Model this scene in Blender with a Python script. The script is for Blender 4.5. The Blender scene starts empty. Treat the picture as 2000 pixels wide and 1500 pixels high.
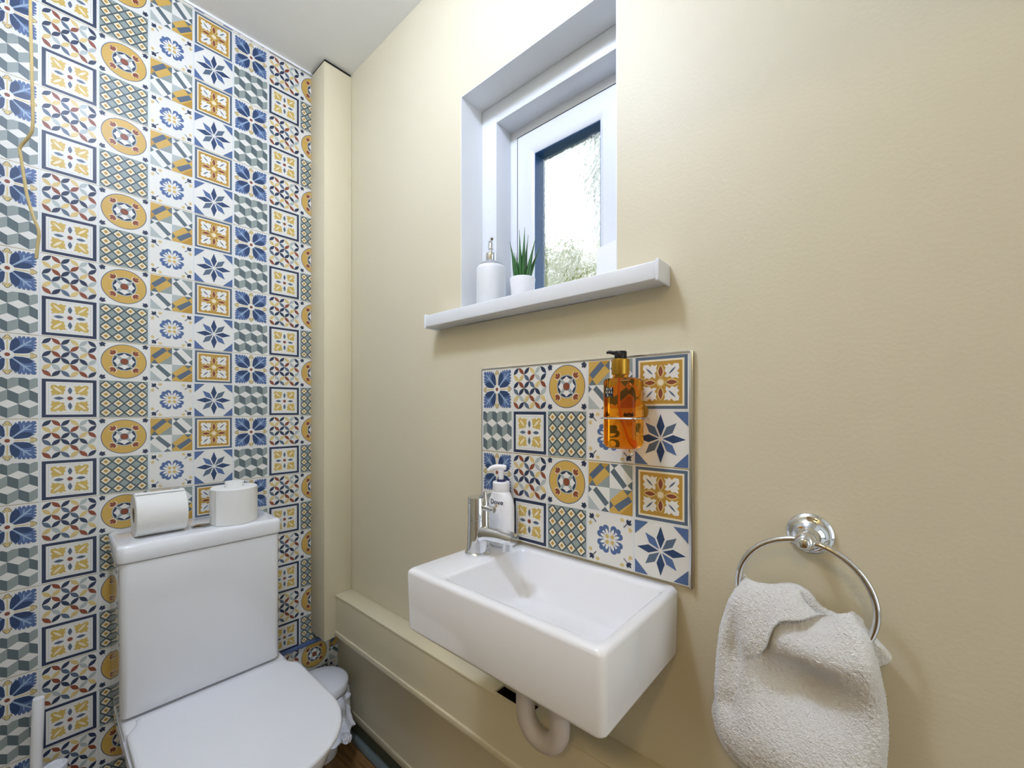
import bpy, bmesh, math, random
from mathutils import Vector, Matrix
from math import pi, sin, cos, radians
random.seed(7)
C = bpy.context.scene.collection
H0 = 1.15                      # floor is z=0; everything below is authored relative to eye height H0

# ------------------------------------------------------------------ camera
PHI = 0.722
cd = bpy.data.cameras.new('camera'); cam = bpy.data.objects.new('camera', cd); C.objects.link(cam)
cam.location = (1.5164, -0.74085, H0)
cam.rotation_euler = (pi/2, 0, PHI)
cd.sensor_width = 36; cd.sensor_fit = 'HORIZONTAL'; cd.lens = 818.06/2000*36
cd.shift_y = (798.65-750)/2000; cd.clip_start = 0.01
bpy.context.scene.camera = cam

# ------------------------------------------------------------------ world, lights, exposure
sc = bpy.context.scene
sc.view_settings.view_transform = 'Standard'; sc.view_settings.look = 'None'
sc.view_settings.gamma = 1; sc.view_settings.use_curve_mapping = False
sc.view_settings.exposure = 0.95
w = bpy.data.worlds.new('sky'); sc.world = w; w.use_nodes = True
bg = w.node_tree.nodes['Background']
bg.inputs[0].default_value = (0.93, 0.99, 1.0, 1); bg.inputs[1].default_value = 0.95
LAMP_STRENGTH = 61.0           # glowing diffuser of the ceiling light
HALL_POWER = 4.4               # hallway ceiling light beyond the door
hl = bpy.data.lights.new('hall_lamp', 'AREA'); hl.shape = 'DISK'; hl.size = 0.16
hl.energy = HALL_POWER; hl.color = (1.0, 0.70, 0.28)
hlo = bpy.data.objects.new('hall_lamp', hl); C.objects.link(hlo)
hlo.location = (1.83, -1.9, H0+1.15)

# ------------------------------------------------------------------ materials
def lin(c):
    return tuple((x/12.92 if x <= .04045 else ((x+.055)/1.055)**2.4) for x in [v/255 for v in c])
MATS = {}
def mat(name, rgb, rough=.5, metal=0.0, spec=.5, bump=0, bscale=200, var=0, vscale=6, coat=0, sub=0, bdist=.001, trans=0, ior=1.45, emit=0):
    if name in MATS: return MATS[name]
    m = bpy.data.materials.new(name); m.use_nodes = True
    nt = m.node_tree; b = nt.nodes['Principled BSDF']
    col = lin(rgb)+(1,)
    b.inputs['Base Color'].default_value = col
    b.inputs['Roughness'].default_value = rough
    b.inputs['Metallic'].default_value = metal
    b.inputs['Specular IOR Level'].default_value = spec
    b.inputs['IOR'].default_value = ior
    b.inputs['Coat Weight'].default_value = coat
    b.inputs['Coat Roughness'].default_value = .05
    b.inputs['Transmission Weight'].default_value = trans
    if sub:
        b.inputs['Subsurface Weight'].default_value = sub
        b.inputs['Subsurface Radius'].default_value = (.01, .01, .01)
    if emit:
        b.inputs['Emission Color'].default_value = col; b.inputs['Emission Strength'].default_value = emit
    tc = nt.nodes.new('ShaderNodeTexCoord')
    if var:
        n = nt.nodes.new('ShaderNodeTexNoise'); n.inputs['Scale'].default_value = vscale
        mx = nt.nodes.new('ShaderNodeMix'); mx.data_type = 'RGBA'
        nt.links.new(tc.outputs['Object'], n.inputs['Vector'])
        mx.inputs[6].default_value = tuple(c*(1-var) for c in col[:3])+(1,)
        mx.inputs[7].default_value = tuple(min(1, c*(1+var)) for c in col[:3])+(1,)
        nt.links.new(n.outputs['Fac'], mx.inputs[0]); nt.links.new(mx.outputs[2], b.inputs['Base Color'])
    if bump:
        n = nt.nodes.new('ShaderNodeTexNoise'); n.inputs['Scale'].default_value = bscale
        n.inputs['Detail'].default_value = 3
        bp = nt.nodes.new('ShaderNodeBump'); bp.inputs['Strength'].default_value = bump
        bp.inputs['Distance'].default_value = bdist
        nt.links.new(tc.outputs['Object'], n.inputs['Vector'])
        nt.links.new(n.outputs['Fac'], bp.inputs['Height']); nt.links.new(bp.outputs['Normal'], b.inputs['Normal'])
    MATS[name] = m
    return m

PAINT = mat('beige_paint', (215, 206, 180), .5, bump=.25, bscale=170, bdist=.0012, var=.015, vscale=3)
PAINT_GLOSS = mat('beige_satin_paint', (220, 210, 180), .32, bump=.1, bscale=90, var=.02)
CEIL = mat('ceiling_white', (240, 240, 240), .8, bump=.1, bscale=120)
REVEAL = mat('white_wall_paint', (232, 233, 234), .55, bump=.15, bscale=120)
UPVC = mat('white_upvc', (226, 229, 234), .25, var=.01)
PORC = mat('white_porcelain', (242, 243, 247), .08, coat=.6, var=.006, vscale=4)
PLAST = mat('white_plastic', (244, 245, 250), .22, var=.01)
CHROME = mat('chrome', (225, 227, 230), .06, 1.0, var=.01)
CHROME_S = mat('satin_chrome', (200, 200, 202), .16, 1.0, var=.03, vscale=30)
DARK = mat('dark_gap_fill', (18, 16, 14), .8, var=.2)  # near-black colour for shade in gaps and holes, and the button's split line
GASKET = mat('dark_gasket', (40, 48, 66), .5, var=.1)
SPACER = mat('navy_glazing_spacer', (58, 98, 146), .35, var=.08, vscale=14)
CARD = mat('toilet_paper', (240, 239, 236), .9, bump=.4, bscale=260, bdist=.0006)
CARDB = mat('cardboard_core', (150, 132, 104), .9, var=.1)
TERRY = mat('white_terry', (253, 253, 253), .95, bump=1.0, bscale=520, bdist=.004, spec=.15)
TERRY.node_tree.nodes['Principled BSDF'].inputs['Sheen Weight'].default_value = .6
GOLDM = mat('brushed_gold', (196, 152, 62), .3, 1.0, var=.08, vscale=30)
BLACKP = mat('black_plastic', (16, 14, 16), .35, var=.2)
CORD = mat('beige_cord', (188, 168, 118), .8, bump=.6, bscale=500, var=.15, vscale=60)
SKIRT = mat('olive_dark_skirting', (74, 74, 56), .5, var=.2, vscale=20)
BEAD = mat('grey_floor_bead', (112, 122, 120), .35, var=.1, vscale=20)
BLUET = mat('blue_tile_trim', (86, 106, 150), .35, var=.1, vscale=20)
LEAF = mat('succulent_green', (44, 98, 42), .45, var=.35, vscale=90)
SOIL = mat('dark_soil', (48, 52, 30), .9, bump=.6, bscale=400, var=.3, vscale=200)
BAG = mat('white_bin_bag', (226, 228, 236), .35, bump=.6, bscale=60, bdist=.004, sub=0)
GREYP = mat('grey_white_pipe', (206, 198, 192), .4, var=.04, vscale=20)
NAVY_TEXT = mat('dark_print', (30, 34, 56), .5, var=.05)
GOLD_TEXT = mat('gold_print', (190, 150, 70), .5, var=.05)
GREY_TEXT = mat('grey_print', (186, 186, 192), .5, var=.12, vscale=120)
WHITE_TEXT = mat('white_print', (225, 222, 214), .5, var=.02)
NAVY_CAP = mat('navy_collar', (36, 36, 84), .35, var=.1)
AMBER = mat('amber_glass', (255, 166, 26), .03, trans=1.0, ior=1.30, var=.02)
GROUND = mat('garden_ground', (96, 104, 70), .9, var=.3)
LAMPM = mat('glowing_diffuser', (216, 229, 255), .4, emit=LAMP_STRENGTH, var=0)

def wood_mat():
    m = bpy.data.materials.new('oak_laminate'); m.use_nodes = True; nt = m.node_tree; b = nt.nodes['Principled BSDF']
    tc = nt.nodes.new('ShaderNodeTexCoord'); mp = nt.nodes.new('ShaderNodeMapping'); mp.inputs['Scale'].default_value = (3, 40, 1)
    n = nt.nodes.new('ShaderNodeTexNoise'); n.inputs['Scale'].default_value = 2.5; n.inputs['Detail'].default_value = 6
    cr = nt.nodes.new('ShaderNodeValToRGB')
    cr.color_ramp.elements[0].position = .3; cr.color_ramp.elements[0].color = lin((104, 72, 38))+(1,)
    cr.color_ramp.elements[1].position = .7; cr.color_ramp.elements[1].color = lin((166, 126, 74))+(1,)
    br = nt.nodes.new('ShaderNodeTexBrick'); br.inputs['Scale'].default_value = 1; br.inputs['Brick Width'].default_value = 1.2
    br.inputs['Row Height'].default_value = .13; br.inputs['Mortar Size'].default_value = .0012
    br.inputs['Color1'].default_value = (1, 1, 1, 1); br.inputs['Color2'].default_value = (.82, .82, .82, 1); br.inputs['Mortar'].default_value = (.25, .25, .25, 1)
    mx = nt.nodes.new('ShaderNodeMix'); mx.data_type = 'RGBA'; mx.blend_type = 'MULTIPLY'; mx.inputs[0].default_value = 1
    nt.links.new(tc.outputs['Object'], mp.inputs[0]); nt.links.new(mp.outputs[0], n.inputs['Vector'])
    nt.links.new(tc.outputs['Object'], br.inputs['Vector'])
    nt.links.new(n.outputs['Fac'], cr.inputs[0]); nt.links.new(cr.outputs[0], mx.inputs[6]); nt.links.new(br.outputs['Color'], mx.inputs[7])
    nt.links.new(mx.outputs[2], b.inputs['Base Color']); b.inputs['Roughness'].default_value = .4
    return m
WOOD = wood_mat()

def obscure_glass():
    m = bpy.data.materials.new('obscure_glass'); m.use_nodes = True; nt = m.node_tree
    nt.nodes.remove(nt.nodes['Principled BSDF']); out = nt.nodes['Material Output']
    tc = nt.nodes.new('ShaderNodeTexCoord'); n = nt.nodes.new('ShaderNodeTexVoronoi'); n.feature = 'SMOOTH_F1'; n.inputs['Scale'].default_value = 85
    n2 = nt.nodes.new('ShaderNodeTexNoise'); n2.inputs['Scale'].default_value = 40
    ad = nt.nodes.new('ShaderNodeMath'); ad.operation = 'ADD'
    bp = nt.nodes.new('ShaderNodeBump'); bp.inputs['Strength'].default_value = 1.0; bp.inputs['Distance'].default_value = .0016
    rf = nt.nodes.new('ShaderNodeBsdfRefraction'); rf.inputs['IOR'].default_value = 1.2; rf.inputs['Roughness'].default_value = .04
    gl = nt.nodes.new('ShaderNodeBsdfGlossy'); gl.inputs['Roughness'].default_value = .1
    tr = nt.nodes.new('ShaderNodeBsdfTransparent'); tr.inputs[0].default_value = (.96, .98, 1, 1)
    a = nt.nodes.new('ShaderNodeMixShader'); a.inputs[0].default_value = .3
    c = nt.nodes.new('ShaderNodeMixShader'); c.inputs[0].default_value = .05
    L = nt.links.new
    L(tc.outputs['Object'], n.inputs['Vector']); L(tc.outputs['Object'], n2.inputs['Vector'])
    L(n.outputs['Distance'], ad.inputs[0]); L(n2.outputs['Fac'], ad.inputs[1]); L(ad.outputs[0], bp.inputs['Height'])
    L(bp.outputs['Normal'], rf.inputs['Normal']); L(bp.outputs['Normal'], gl.inputs['Normal'])
    L(rf.outputs[0], a.inputs[1]); L(tr.outputs[0], a.inputs[2]); L(a.outputs[0], c.inputs[1]); L(gl.outputs[0], c.inputs[2])
    L(c.outputs[0], out.inputs[0])
    return m
OBSC = obscure_glass()

# ------------------------------------------------------------------ object helpers
def root(name, loc, label, cat, group=None):
    o = bpy.data.objects.new(name, None); C.objects.link(o)
    o.location = (loc[0], loc[1], loc[2]+H0); o.empty_display_size = .02
    o['label'] = label; o['category'] = cat
    if group: o['group'] = group
    return o
def link(name, bm, mats, parent=None, loc=None, smooth=35, label=None):
    """bm in eye-relative coordinates -> one mesh object (child of parent or top level)."""
    if not isinstance(mats, (list, tuple)): mats = [mats]
    if parent is not None:
        base = Vector((0, 0, 0)); p = parent
        while p is not None: base += p.location; p = p.parent
        shift = Vector((0, 0, H0)) - base; oloc = (0, 0, 0)
    else:
        if loc is None: loc = (0, 0, -H0)
        shift = -Vector(loc); oloc = (loc[0], loc[1], loc[2]+H0)
    bmesh.ops.translate(bm, verts=bm.verts, vec=shift)
    me = bpy.data.meshes.new(name); bm.normal_update(); bm.to_mesh(me); bm.free()
    for m in mats: me.materials.append(m)
    if smooth:
        me.shade_smooth(); me.set_sharp_from_angle(angle=radians(smooth))
    o = bpy.data.objects.new(name, me); C.objects.link(o); o.location = oloc
    if parent is not None: o.parent = parent
    if label: o['label'] = label
    return o
def struct(name, bm, mats, smooth=35):
    o = link(name, bm, mats, smooth=smooth); o['kind'] = 'structure'; return o
def tag(o, label, cat, group=None, kind=None):
    o['label'] = label; o['category'] = cat
    if group: o['group'] = group
    if kind: o['kind'] = kind
    return o
def NB(): return bmesh.new()
def box(bm, x0, x1, y0, y1, z0, z1, bev=0, seg=3, rot=None, mi=0):
    r = bmesh.ops.create_cube(bm, size=1.0)
    vs = r['verts']
    c = Vector(((x0+x1)/2, (y0+y1)/2, (z0+z1)/2))
    for v in vs:
        v.co = Vector((v.co.x*(x1-x0), v.co.y*(y1-y0), v.co.z*(z1-z0)))
    fs = set(f for v in vs for f in v.link_faces)
    for f in fs: f.material_index = mi
    if bev:
        es = list(set(e for v in vs for e in v.link_edges))
        rr = bmesh.ops.bevel(bm, geom=es, offset=bev, segments=seg, profile=.5, affect='EDGES')
        vs = list(set([v for f in rr['faces'] for v in f.verts] + [v for v in vs if v.is_valid]))
        for f in rr['faces']: f.material_index = mi
    M = Matrix.Translation(c)
    if rot is not None: M = M @ rot
    for v in vs: v.co = M @ v.co
    return bm
def rings(bm, rs, cap0=True, cap1=True, closed=False, mi=0):
    vr = [[bm.verts.new(p) for p in r] for r in rs]
    n = len(vr[0]); m = len(vr)
    for k in range(m if closed else m-1):
        a, b = vr[k], vr[(k+1) % m]
        for i in range(n):
            f = bm.faces.new((a[i], a[(i+1) % n], b[(i+1) % n], b[i])); f.material_index = mi
    if not closed:
        if cap0: bm.faces.new(list(reversed(vr[0]))).material_index = mi
        if cap1: bm.faces.new(vr[-1]).material_index = mi
    return bm
def lathe(bm, prof, c, n=40, axis='z', cap0=True, cap1=True, sx=1, sy=1, mi=0):
    rs = []
    for r, h in prof:
        ring = []
        for i in range(n):
            a = 2*pi*i/n
            if axis == 'z': p = (c[0]+r*sx*cos(a), c[1]+r*sy*sin(a), c[2]+h)
            elif axis == 'y': p = (c[0]+r*cos(a), c[1]+h, c[2]-r*sin(a))
            else: p = (c[0]+h, c[1]+r*cos(a), c[2]+r*sin(a))
            ring.append(p)
        rs.append(ring)
    return rings(bm, rs, cap0, cap1, mi=mi)
def tube(bm, pts, rad, n=14, closed=False, mi=0):
    pts = [Vector(p) for p in pts]; m = len(pts)
    rads = rad if isinstance(rad, (list, tuple)) else [rad]*m
    T = []
    for i in range(m):
        a = pts[(i-1) % m] if (closed or i > 0) else pts[0]
        b = pts[(i+1) % m] if (closed or i < m-1) else pts[-1]
        T.append((b-a).normalized())
    up = Vector((0, 0, 1)) if abs(T[0].z) < .9 else Vector((1, 0, 0))
    N = (up - T[0]*up.dot(T[0])).normalized(); rs = []
    for i in range(m):
        if i: N = (N - T[i]*N.dot(T[i])).normalized()
        B = T[i].cross(N)
        rs.append([pts[i]+N*(rads[i]*cos(2*pi*k/n))+B*(rads[i]*sin(2*pi*k/n)) for k in range(n)])
    return rings(bm, rs, closed=closed, mi=mi)
def bez(pts, n=8):
    """Catmull-Rom through points"""
    P = [Vector(p) for p in pts]; out = []
    for i in range(len(P)-1):
        p0 = P[max(i-1, 0)]; p1 = P[i]; p2 = P[i+1]; p3 = P[min(i+2, len(P)-1)]
        for k in range(n):
            t = k/n
            out.append(.5*((2*p1)+(p2-p0)*t+(2*p0-5*p1+4*p2-p3)*t*t+(3*p1-p0-3*p2+p3)*t**3))
    out.append(P[-1]); return out
def rrect(x0, x1, y0, y1, r, z, k=6):
    out = []
    for cx, cy, a0 in ((x1-r, y1-r, 0), (x0+r, y1-r, 90), (x0+r, y0+r, 180), (x1-r, y0+r, 270)):
        for i in range(k+1):
            a = radians(a0+90*i/k); out.append((cx+r*cos(a), cy+r*sin(a), z))
    return out
def fix(bm):
    bmesh.ops.recalc_face_normals(bm, faces=bm.faces); return bm

# ------------------------------------------------------------------ tile patterns (unit cell polygons)
PAL = {'white': (228, 226, 220), 'cream': (232, 220, 192), 'navy': (44, 66, 104), 'dnavy': (42, 54, 80), 'slate': (88, 104, 124),
       'blue': (82, 106, 150), 'gold': (204, 166, 84), 'ochre': (184, 142, 56), 'rust': (136, 72, 48), 'green': (146, 156, 152),
       'grey': (176, 184, 182), 'line': (74, 88, 92), 'mist': (150, 172, 196), 'pgold': (214, 190, 128), 'pgold2': (204, 174, 92), 'mid': (94, 108, 116),
       'dark': (92, 106, 110), 'joint': (176, 160, 122), 'gap': (214, 220, 224)}
PN = list(PAL)
TILE_MATS = [mat('tile_'+k, v, .42, spec=.5, var=.03, vscale=25) for k, v in PAL.items()]
def circ(cx, cy, r, n=14, a0=0): return [(cx+r*cos(a0+2*pi*i/n), cy+r*sin(a0+2*pi*i/n)) for i in range(n)]
def lens(p, q, w, n=5):
    px, py = p; qx, qy = q; dx, dy = qx-px, qy-py; L = math.hypot(dx, dy); nx, ny = -dy/L, dx/L
    a = [(px+dx*t+nx*w/2*sin(pi*t), py+dy*t+ny*w/2*sin(pi*t)) for t in [i/n for i in range(n+1)]]
    b = [(px+dx*t-nx*w/2*sin(pi*t), py+dy*t-ny*w/2*sin(pi*t)) for t in [i/n for i in range(n-1, 0, -1)]]
    return a+b
def bar(p, q, w):
    px, py = p; qx, qy = q; dx, dy = qx-px, qy-py; L = math.hypot(dx, dy); nx, ny = -dy/L*w/2, dx/L*w/2
    return [(px+nx, py+ny), (qx+nx, qy+ny), (qx-nx, qy-ny), (px-nx, py-ny)]
def R4(polys, c=(.5, .5)):
    out = []
    for k in range(4):
        ca, sa = round(cos(k*pi/2)), round(sin(k*pi/2))
        for col, P in polys: out.append((col, [(c[0]+x*ca-y*sa, c[1]+x*sa+y*ca) for x, y in P]))
    return out
def frame(col, a, b, bg):
    return [(col, [(a, a), (1-a, a), (1-a, 1-a), (a, 1-a)]), (bg, [(b, b), (1-b, b), (1-b, 1-b), (b, 1-b)])]
def fleur(col, x, y, ang, s):
    o = []
    for d, l in ((-.65, .8), (0, 1), (.65, .8)):
        o.append((col, lens((x, y), (x+s*l*cos(ang+d), y+s*l*sin(ang+d)), s*.45, 4)))
    return o
def pat_flower():
    q = [('blue', [(.12, .12), (.12, .30), (.10, .38), (.125, .43), (.155, .39), (.165, .44), (.20, .45), (.215, .40), (.235, .45), (.27, .45), (.28, .40), (.305, .45), (.345, .45), (.345, .41), (.39, .45), (.44, .44),
                   (.45, .39), (.41, .345), (.45, .345), (.45, .305), (.40, .28), (.45, .27), (.45, .235), (.40, .215), (.45, .20), (.44, .165), (.39, .155), (.43, .125), (.38, .10), (.30, .12)]),
         ('navy', [(.04, .035), (.12, .035), (.24, .04), (.33, .06), (.385, .11), (.375, .165), (.31, .19), (.24, .19), (.17, .165), (.165, .17), (.19, .24), (.19, .31), (.165, .375), (.11, .385), (.06, .33), (.04, .24), (.035, .12)]),
         ('mist', [(.06, .075), (.20, .23), (.36, .38), (.38, .36), (.23, .20), (.075, .06)]), ('mist', [(.235, .25), (.245, .37), (.26, .37), (.26, .26)]), ('mist', [(.25, .235), (.37, .245), (.37, .26), (.26, .26)]),
         ('line', circ(.415, 0, .046, 8)), ('line', circ(.375, .043, .032, 8)), ('line', circ(.375, -.043, .032, 8)),
         ('pgold', bar((.06, 0), (.40, 0), .020)), ('pgold', circ(.415, 0, .036, 8)), ('pgold', circ(.375, .04, .024, 8)), ('pgold', circ(.375, -.04, .024, 8))]
    return R4(q)+[('white', circ(.5, .5, .112, 8, pi/8)), ('rust', circ(.5, .5, .045, 10))]
def pat_cubes():
    o = []; W = 1/3; hr = .10; e = .335-hr
    for r in range(-1, 6):
        for c in range(-1, 5):
            cx = (c+(0 if r % 2 else .5))*W+W/2; cy = .02+.335*r   # centre of the rhombus
            o.append(('white', [(cx-W/2, cy), (cx, cy-hr), (cx+W/2, cy), (cx, cy+hr)]))
            o.append(('dark', [(cx-W/2, cy), (cx, cy-hr), (cx, cy-hr-e), (cx-W/2, cy-e)]))
            o.append(('green', [(cx, cy-hr), (cx+W/2, cy), (cx+W/2, cy-e), (cx, cy-hr-e)]))
    return o
def pat_petals():
    rows = ['N/ R\\ N/ G\\ Y/ N\\', 'G\\ G/ S\\ R/ Y\\ N/', 'N/ R\\ N/ S\\ G/ R\\', 'S\\ N/ N\\ N/ N\\ Y/', 'G/ Y\\ G/ R\\ Y/ G\\', 'R\\ N/ S\\ G/ R\\ N/']
    cm = {'N': 'dnavy', 'R': 'rust', 'G': 'pgold', 'Y': 'grey', 'S': 'slate'}
    o = []; m = .03; s = (1-2*m)/6
    for j, r in enumerate(rows):
        for i, t in enumerate(r.split()):
            x0 = m+i*s; y1 = 1-m-j*s
            if t[1] == '/': p, q = (x0, y1-s), (x0+s, y1)
            else: p, q = (x0, y1), (x0+s, y1-s)
            o.append((cm[t[0]], lens(p, q, s*.60, 6)))
    return o
SC = [(.09, .13), (.12, .10), (.16, .11), (.19, .08), (.25, .09), (.31, .06), (.30, .12), (.33, .16), (.29, .20), (.33, .25), (.32, .32),
      (.25, .33), (.20, .29), (.16, .33), (.12, .30), (.06, .31), (.09, .25), (.08, .19), (.11, .16)]
def pat_leafframe():
    q = [('pgold2', SC), ('cream', lens((.13, .13), (.29, .29), .05)), ('slate', lens((.10, 0), (.28, 0), .075))]
    return frame('dnavy', .03, .098, 'white')+frame('grey', .135, .141, 'white')+R4(q)+[('rust', circ(.5, .5, .048, 12))]
def pat_medallion():
    o = [('slate', circ(.5, .5, .455, 44)), ('gold', circ(.5, .5, .438, 44)), ('grey', circ(.5, .5, .25, 24)), ('dnavy', circ(.5, .5, .23, 20))]
    f = [('white', [(.05, 0), (.075, .045), (.085, .09), (.115, .075), (.145, .115), (.165, .055), (.215, 0), (.165, -.055), (.145, -.115), (.115, -.075), (.085, -.09), (.075, -.045)])]
    o += R4(f); s = []
    for k in range(4):
        a = pi/4+k*pi/2; ca, sa = cos(a), sin(a)
        P = lambda r, t=0: (.5+r*ca-t*sa, .5+r*sa+t*ca)
        s.append(('line', bar(P(.04), P(.27), .058))); s.append(('grey', bar(P(.04), P(.28), .040)))
        s += fleur('cream', *P(.24), a, .175); s += fleur('rust', *P(.26), a, .145)
    o += s+[('line', circ(.5, .5, .085, 14)), ('rust', circ(.5, .5, .076, 14))]
    for x, y, a in ((.09, .09, pi/4), (.91, .09, 3*pi/4), (.91, .91, -3*pi/4), (.09, .91, -pi/4)):
        for d, l in ((-.8, .085), (0, .10), (.8, .085), (pi/2+.4, .06), (-pi/2-.4, .06)):
            o.append(('dnavy', lens((x-.045*cos(a), y-.045*sin(a)), (x-.045*cos(a)+l*cos(a+d), y-.045*sin(a)+l*sin(a+d)), .055, 4)))
    return o
def pat_lattice():
    m = .025; k = (1-2*m)/4
    o = [('line', [(m, m), (1-m, m), (1-m, 1-m), (m, 1-m)])]
    D = lambda x, y, s: [(x-s, y), (x, y-s), (x+s, y), (x, y+s)]
    for i in range(5):
        for j in range(5): o.append(('green', D(m+i*k, m+j*k, .095)))
    for i in range(4):
        for j in range(4):
            x, y = m+(i+.5)*k, m+(j+.5)*k
            o += [('cream', D(x, y, .095)), ('ochre', D(x, y, .045))]
    return o
def pat_bars():
    o = []; m = .03; s = (1-2*m)/2
    def sub(x0, y0, bgc, polys):
        X = lambda P: [(x0+u*s, y0+v*s) for u, v in P]
        return [(bgc, X([(0, 0), (1, 0), (1, 1), (0, 1)]))]+[(c, X(P)) for c, P in polys]
    o += sub(m, m+s, 'gold', [('green', [(1, .55), (.38, 0), (1, 0)]), ('ochre', [(0, .47), (.19, .25), (0, .05)]), ('ochre', [(.58, 1), (1, 1), (.77, .8)]), ('slate', [(.58, .99), (.76, .81), (.21, .27), (.03, .46)]), ('mid', [(1, 1), (1, .58), (.77, .8)]), ('mid', [(0, .0), (.38, 0), (.19, .25)])])
    o += sub(m+s, m+s, 'white', [('green', [(.46, 1), (1, 1), (1, .4)]), ('mid', [(.2, .84), (.77, .18), (.6, .03), (.03, .66)]), ('mid', [(.03, 1), (.4, 1), (.2, .83)]), ('mid', [(1, .38), (1, 0), (.79, .19)])])
    o += sub(m, m, 'white', [('grey', [(0, .57), (0, 0), (.56, 0)]), ('mid', [(.38, .98), (.22, .82), (.80, .21), (.97, .38)]), ('mid', [(0, 1), (0, .68), (.17, .84)]), ('mid', [(.6, 0), (.98, 0), (.79, .19)])])
    o += sub(m+s, m, 'gold', [('grey', [(0, 1), (.57, 1), (0, .48)]), ('ochre', [(1, 0), (.45, 0), (1, .5)]), ('slate', [(.84, .77), (.99, .57), (.41, .09), (.20, .29)]), ('mid', [(.6, 1), (.98, 1), (.79, .79)]), ('mid', [(0, .5), (0, .12), (.18, .31)])])
    return o
def pat_bluerose():
    o = []
    for k in range(8):
        a = pi/4*(k//2*2+1)+(-.40 if k % 2 else .40); ca, sa = cos(a), sin(a)
        o += [('blue', circ(.5+.225*ca, .5+.225*sa, .066, 12)), ('blue', lens((.5+.09*ca, .5+.09*sa), (.5+.26*ca, .5+.26*sa), .11))]
    for k in range(4):
        a = pi/4*(2*k+1); o.append(('blue', circ(.5+.255*cos(a), .5+.255*sin(a), .052, 10)))
    for k in range(8):
        a = pi/4*(k//2*2+1)+(-.40 if k % 2 else .40); ca, sa = cos(a), sin(a)
        o.append(('white', lens((.5+.08*ca, .5+.08*sa), (.5+.225*ca, .5+.225*sa), .062)))
    for sx in (-1, 1):
        for sy in (-1, 1):
            x, y = .5+.055*sx, .5+.055*sy
            o += [('pgold', circ(x, y, .044, 8))]+[('ochre', circ(x+.02*cos(t), y+.02*sin(t), .010, 5)) for t in (0, pi/2, pi, 3*pi/2)]
    for x, y, a in ((.115, .115, pi/4), (.885, .115, 3*pi/4), (.885, .885, -3*pi/4), (.115, .885, -pi/4)):
        b = a+pi
        o += fleur('dnavy', x+.03*cos(a), y+.03*sin(a), b, .12)+[('dnavy', bar((x, y), (x+.13*cos(a), y+.13*sin(a)), .016))]
        for sgn in (1, -1):
            cx, cy = x+.09*cos(a)+sgn*.10*cos(a+pi/2), y+.09*sin(a)+sgn*.10*sin(a+pi/2)
            o += fleur('pgold', cx, cy, b-sgn*.5, .085)
    return o
def pat_goldframe():
    q = [('white', [(.07, .10), (.13, .09), (.17, .11), (.20, .07), (.26, .08), (.32, .06), (.30, .12), (.33, .15), (.29, .19), (.33, .24), (.32, .32),
                    (.25, .33), (.20, .29), (.15, .33), (.11, .29), (.06, .31), (.09, .26), (.07, .20), (.11, .16)]),
         ('slate', lens((.14, .14), (.27, .27), .035)), ('pgold', lens((.07, 0), (.32, 0), .13)), ('rust', lens((.09, 0), (.30, 0), .08))]
    return frame('slate', .03, .085, 'cream')+frame('ochre', .12, .121, 'ochre')+R4(q)+[('pgold', circ(.5, .5, .072, 14)), ('cream', circ(.5, .5, .05, 12))]
def pat_star():
    o = []
    for k in range(8):
        a = k*pi/4; L = .44 if k % 2 == 0 else .40
        P = lambda r, t: (.5+r*cos(a+t), .5+r*sin(a+t))
        o.append(('navy' if k % 2 == 0 else 'slate' if k % 4 == 1 else 'blue', [P(.035, 0), P(.235, .32), P(L, 0), P(.235, -.32)]))
    m = .02
    for fx, fy in ((0, 0), (1, 0), (1, 1), (0, 1)):
        X = lambda u, v: ((m+u) if fx == 0 else 1-m-u, (m+v) if fy == 0 else 1-m-v)
        o.append(('blue', [X(0, 0), X(.25, 0), X(0, .25)]))
    return o
PATS = {(0, 'a'): (pat_flower(), .012), (0, 'b'): (pat_cubes(), .03), (1, 'a'): (pat_petals(), .02), (1, 'b'): (pat_leafframe(), .02),
        (2, 'a'): (pat_medallion(), .02), (2, 'b'): (pat_lattice(), .02), (3, 'a'): (pat_bars(), .02), (3, 'b'): (pat_bluerose(), .02),
        (4, 'a'): (pat_goldframe(), .02), (4, 'b'): (pat_star(), .02)}
def clip(P, x0, x1, y0, y1):
    for ax, v, s in ((0, x0, 1), (0, x1, -1), (1, y0, 1), (1, y1, -1)):
        out = []; n = len(P)
        for i in range(n):
            a, b = P[i], P[(i+1) % n]
            ia, ib = (a[ax]-v)*s >= -1e-9, (b[ax]-v)*s >= -1e-9
            if ia: out.append(a)
            if ia != ib:
                t = (v-a[ax])/(b[ax]-a[ax]); out.append((a[0]+t*(b[0]-a[0]), a[1]+t*(b[1]-a[1])))
        P = out
        if len(P) < 3: return None
    return P
def area(P): return .5*sum(P[i][0]*P[(i+1) % len(P)][1]-P[(i+1) % len(P)][0]*P[i][1] for i in range(len(P)))
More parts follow.
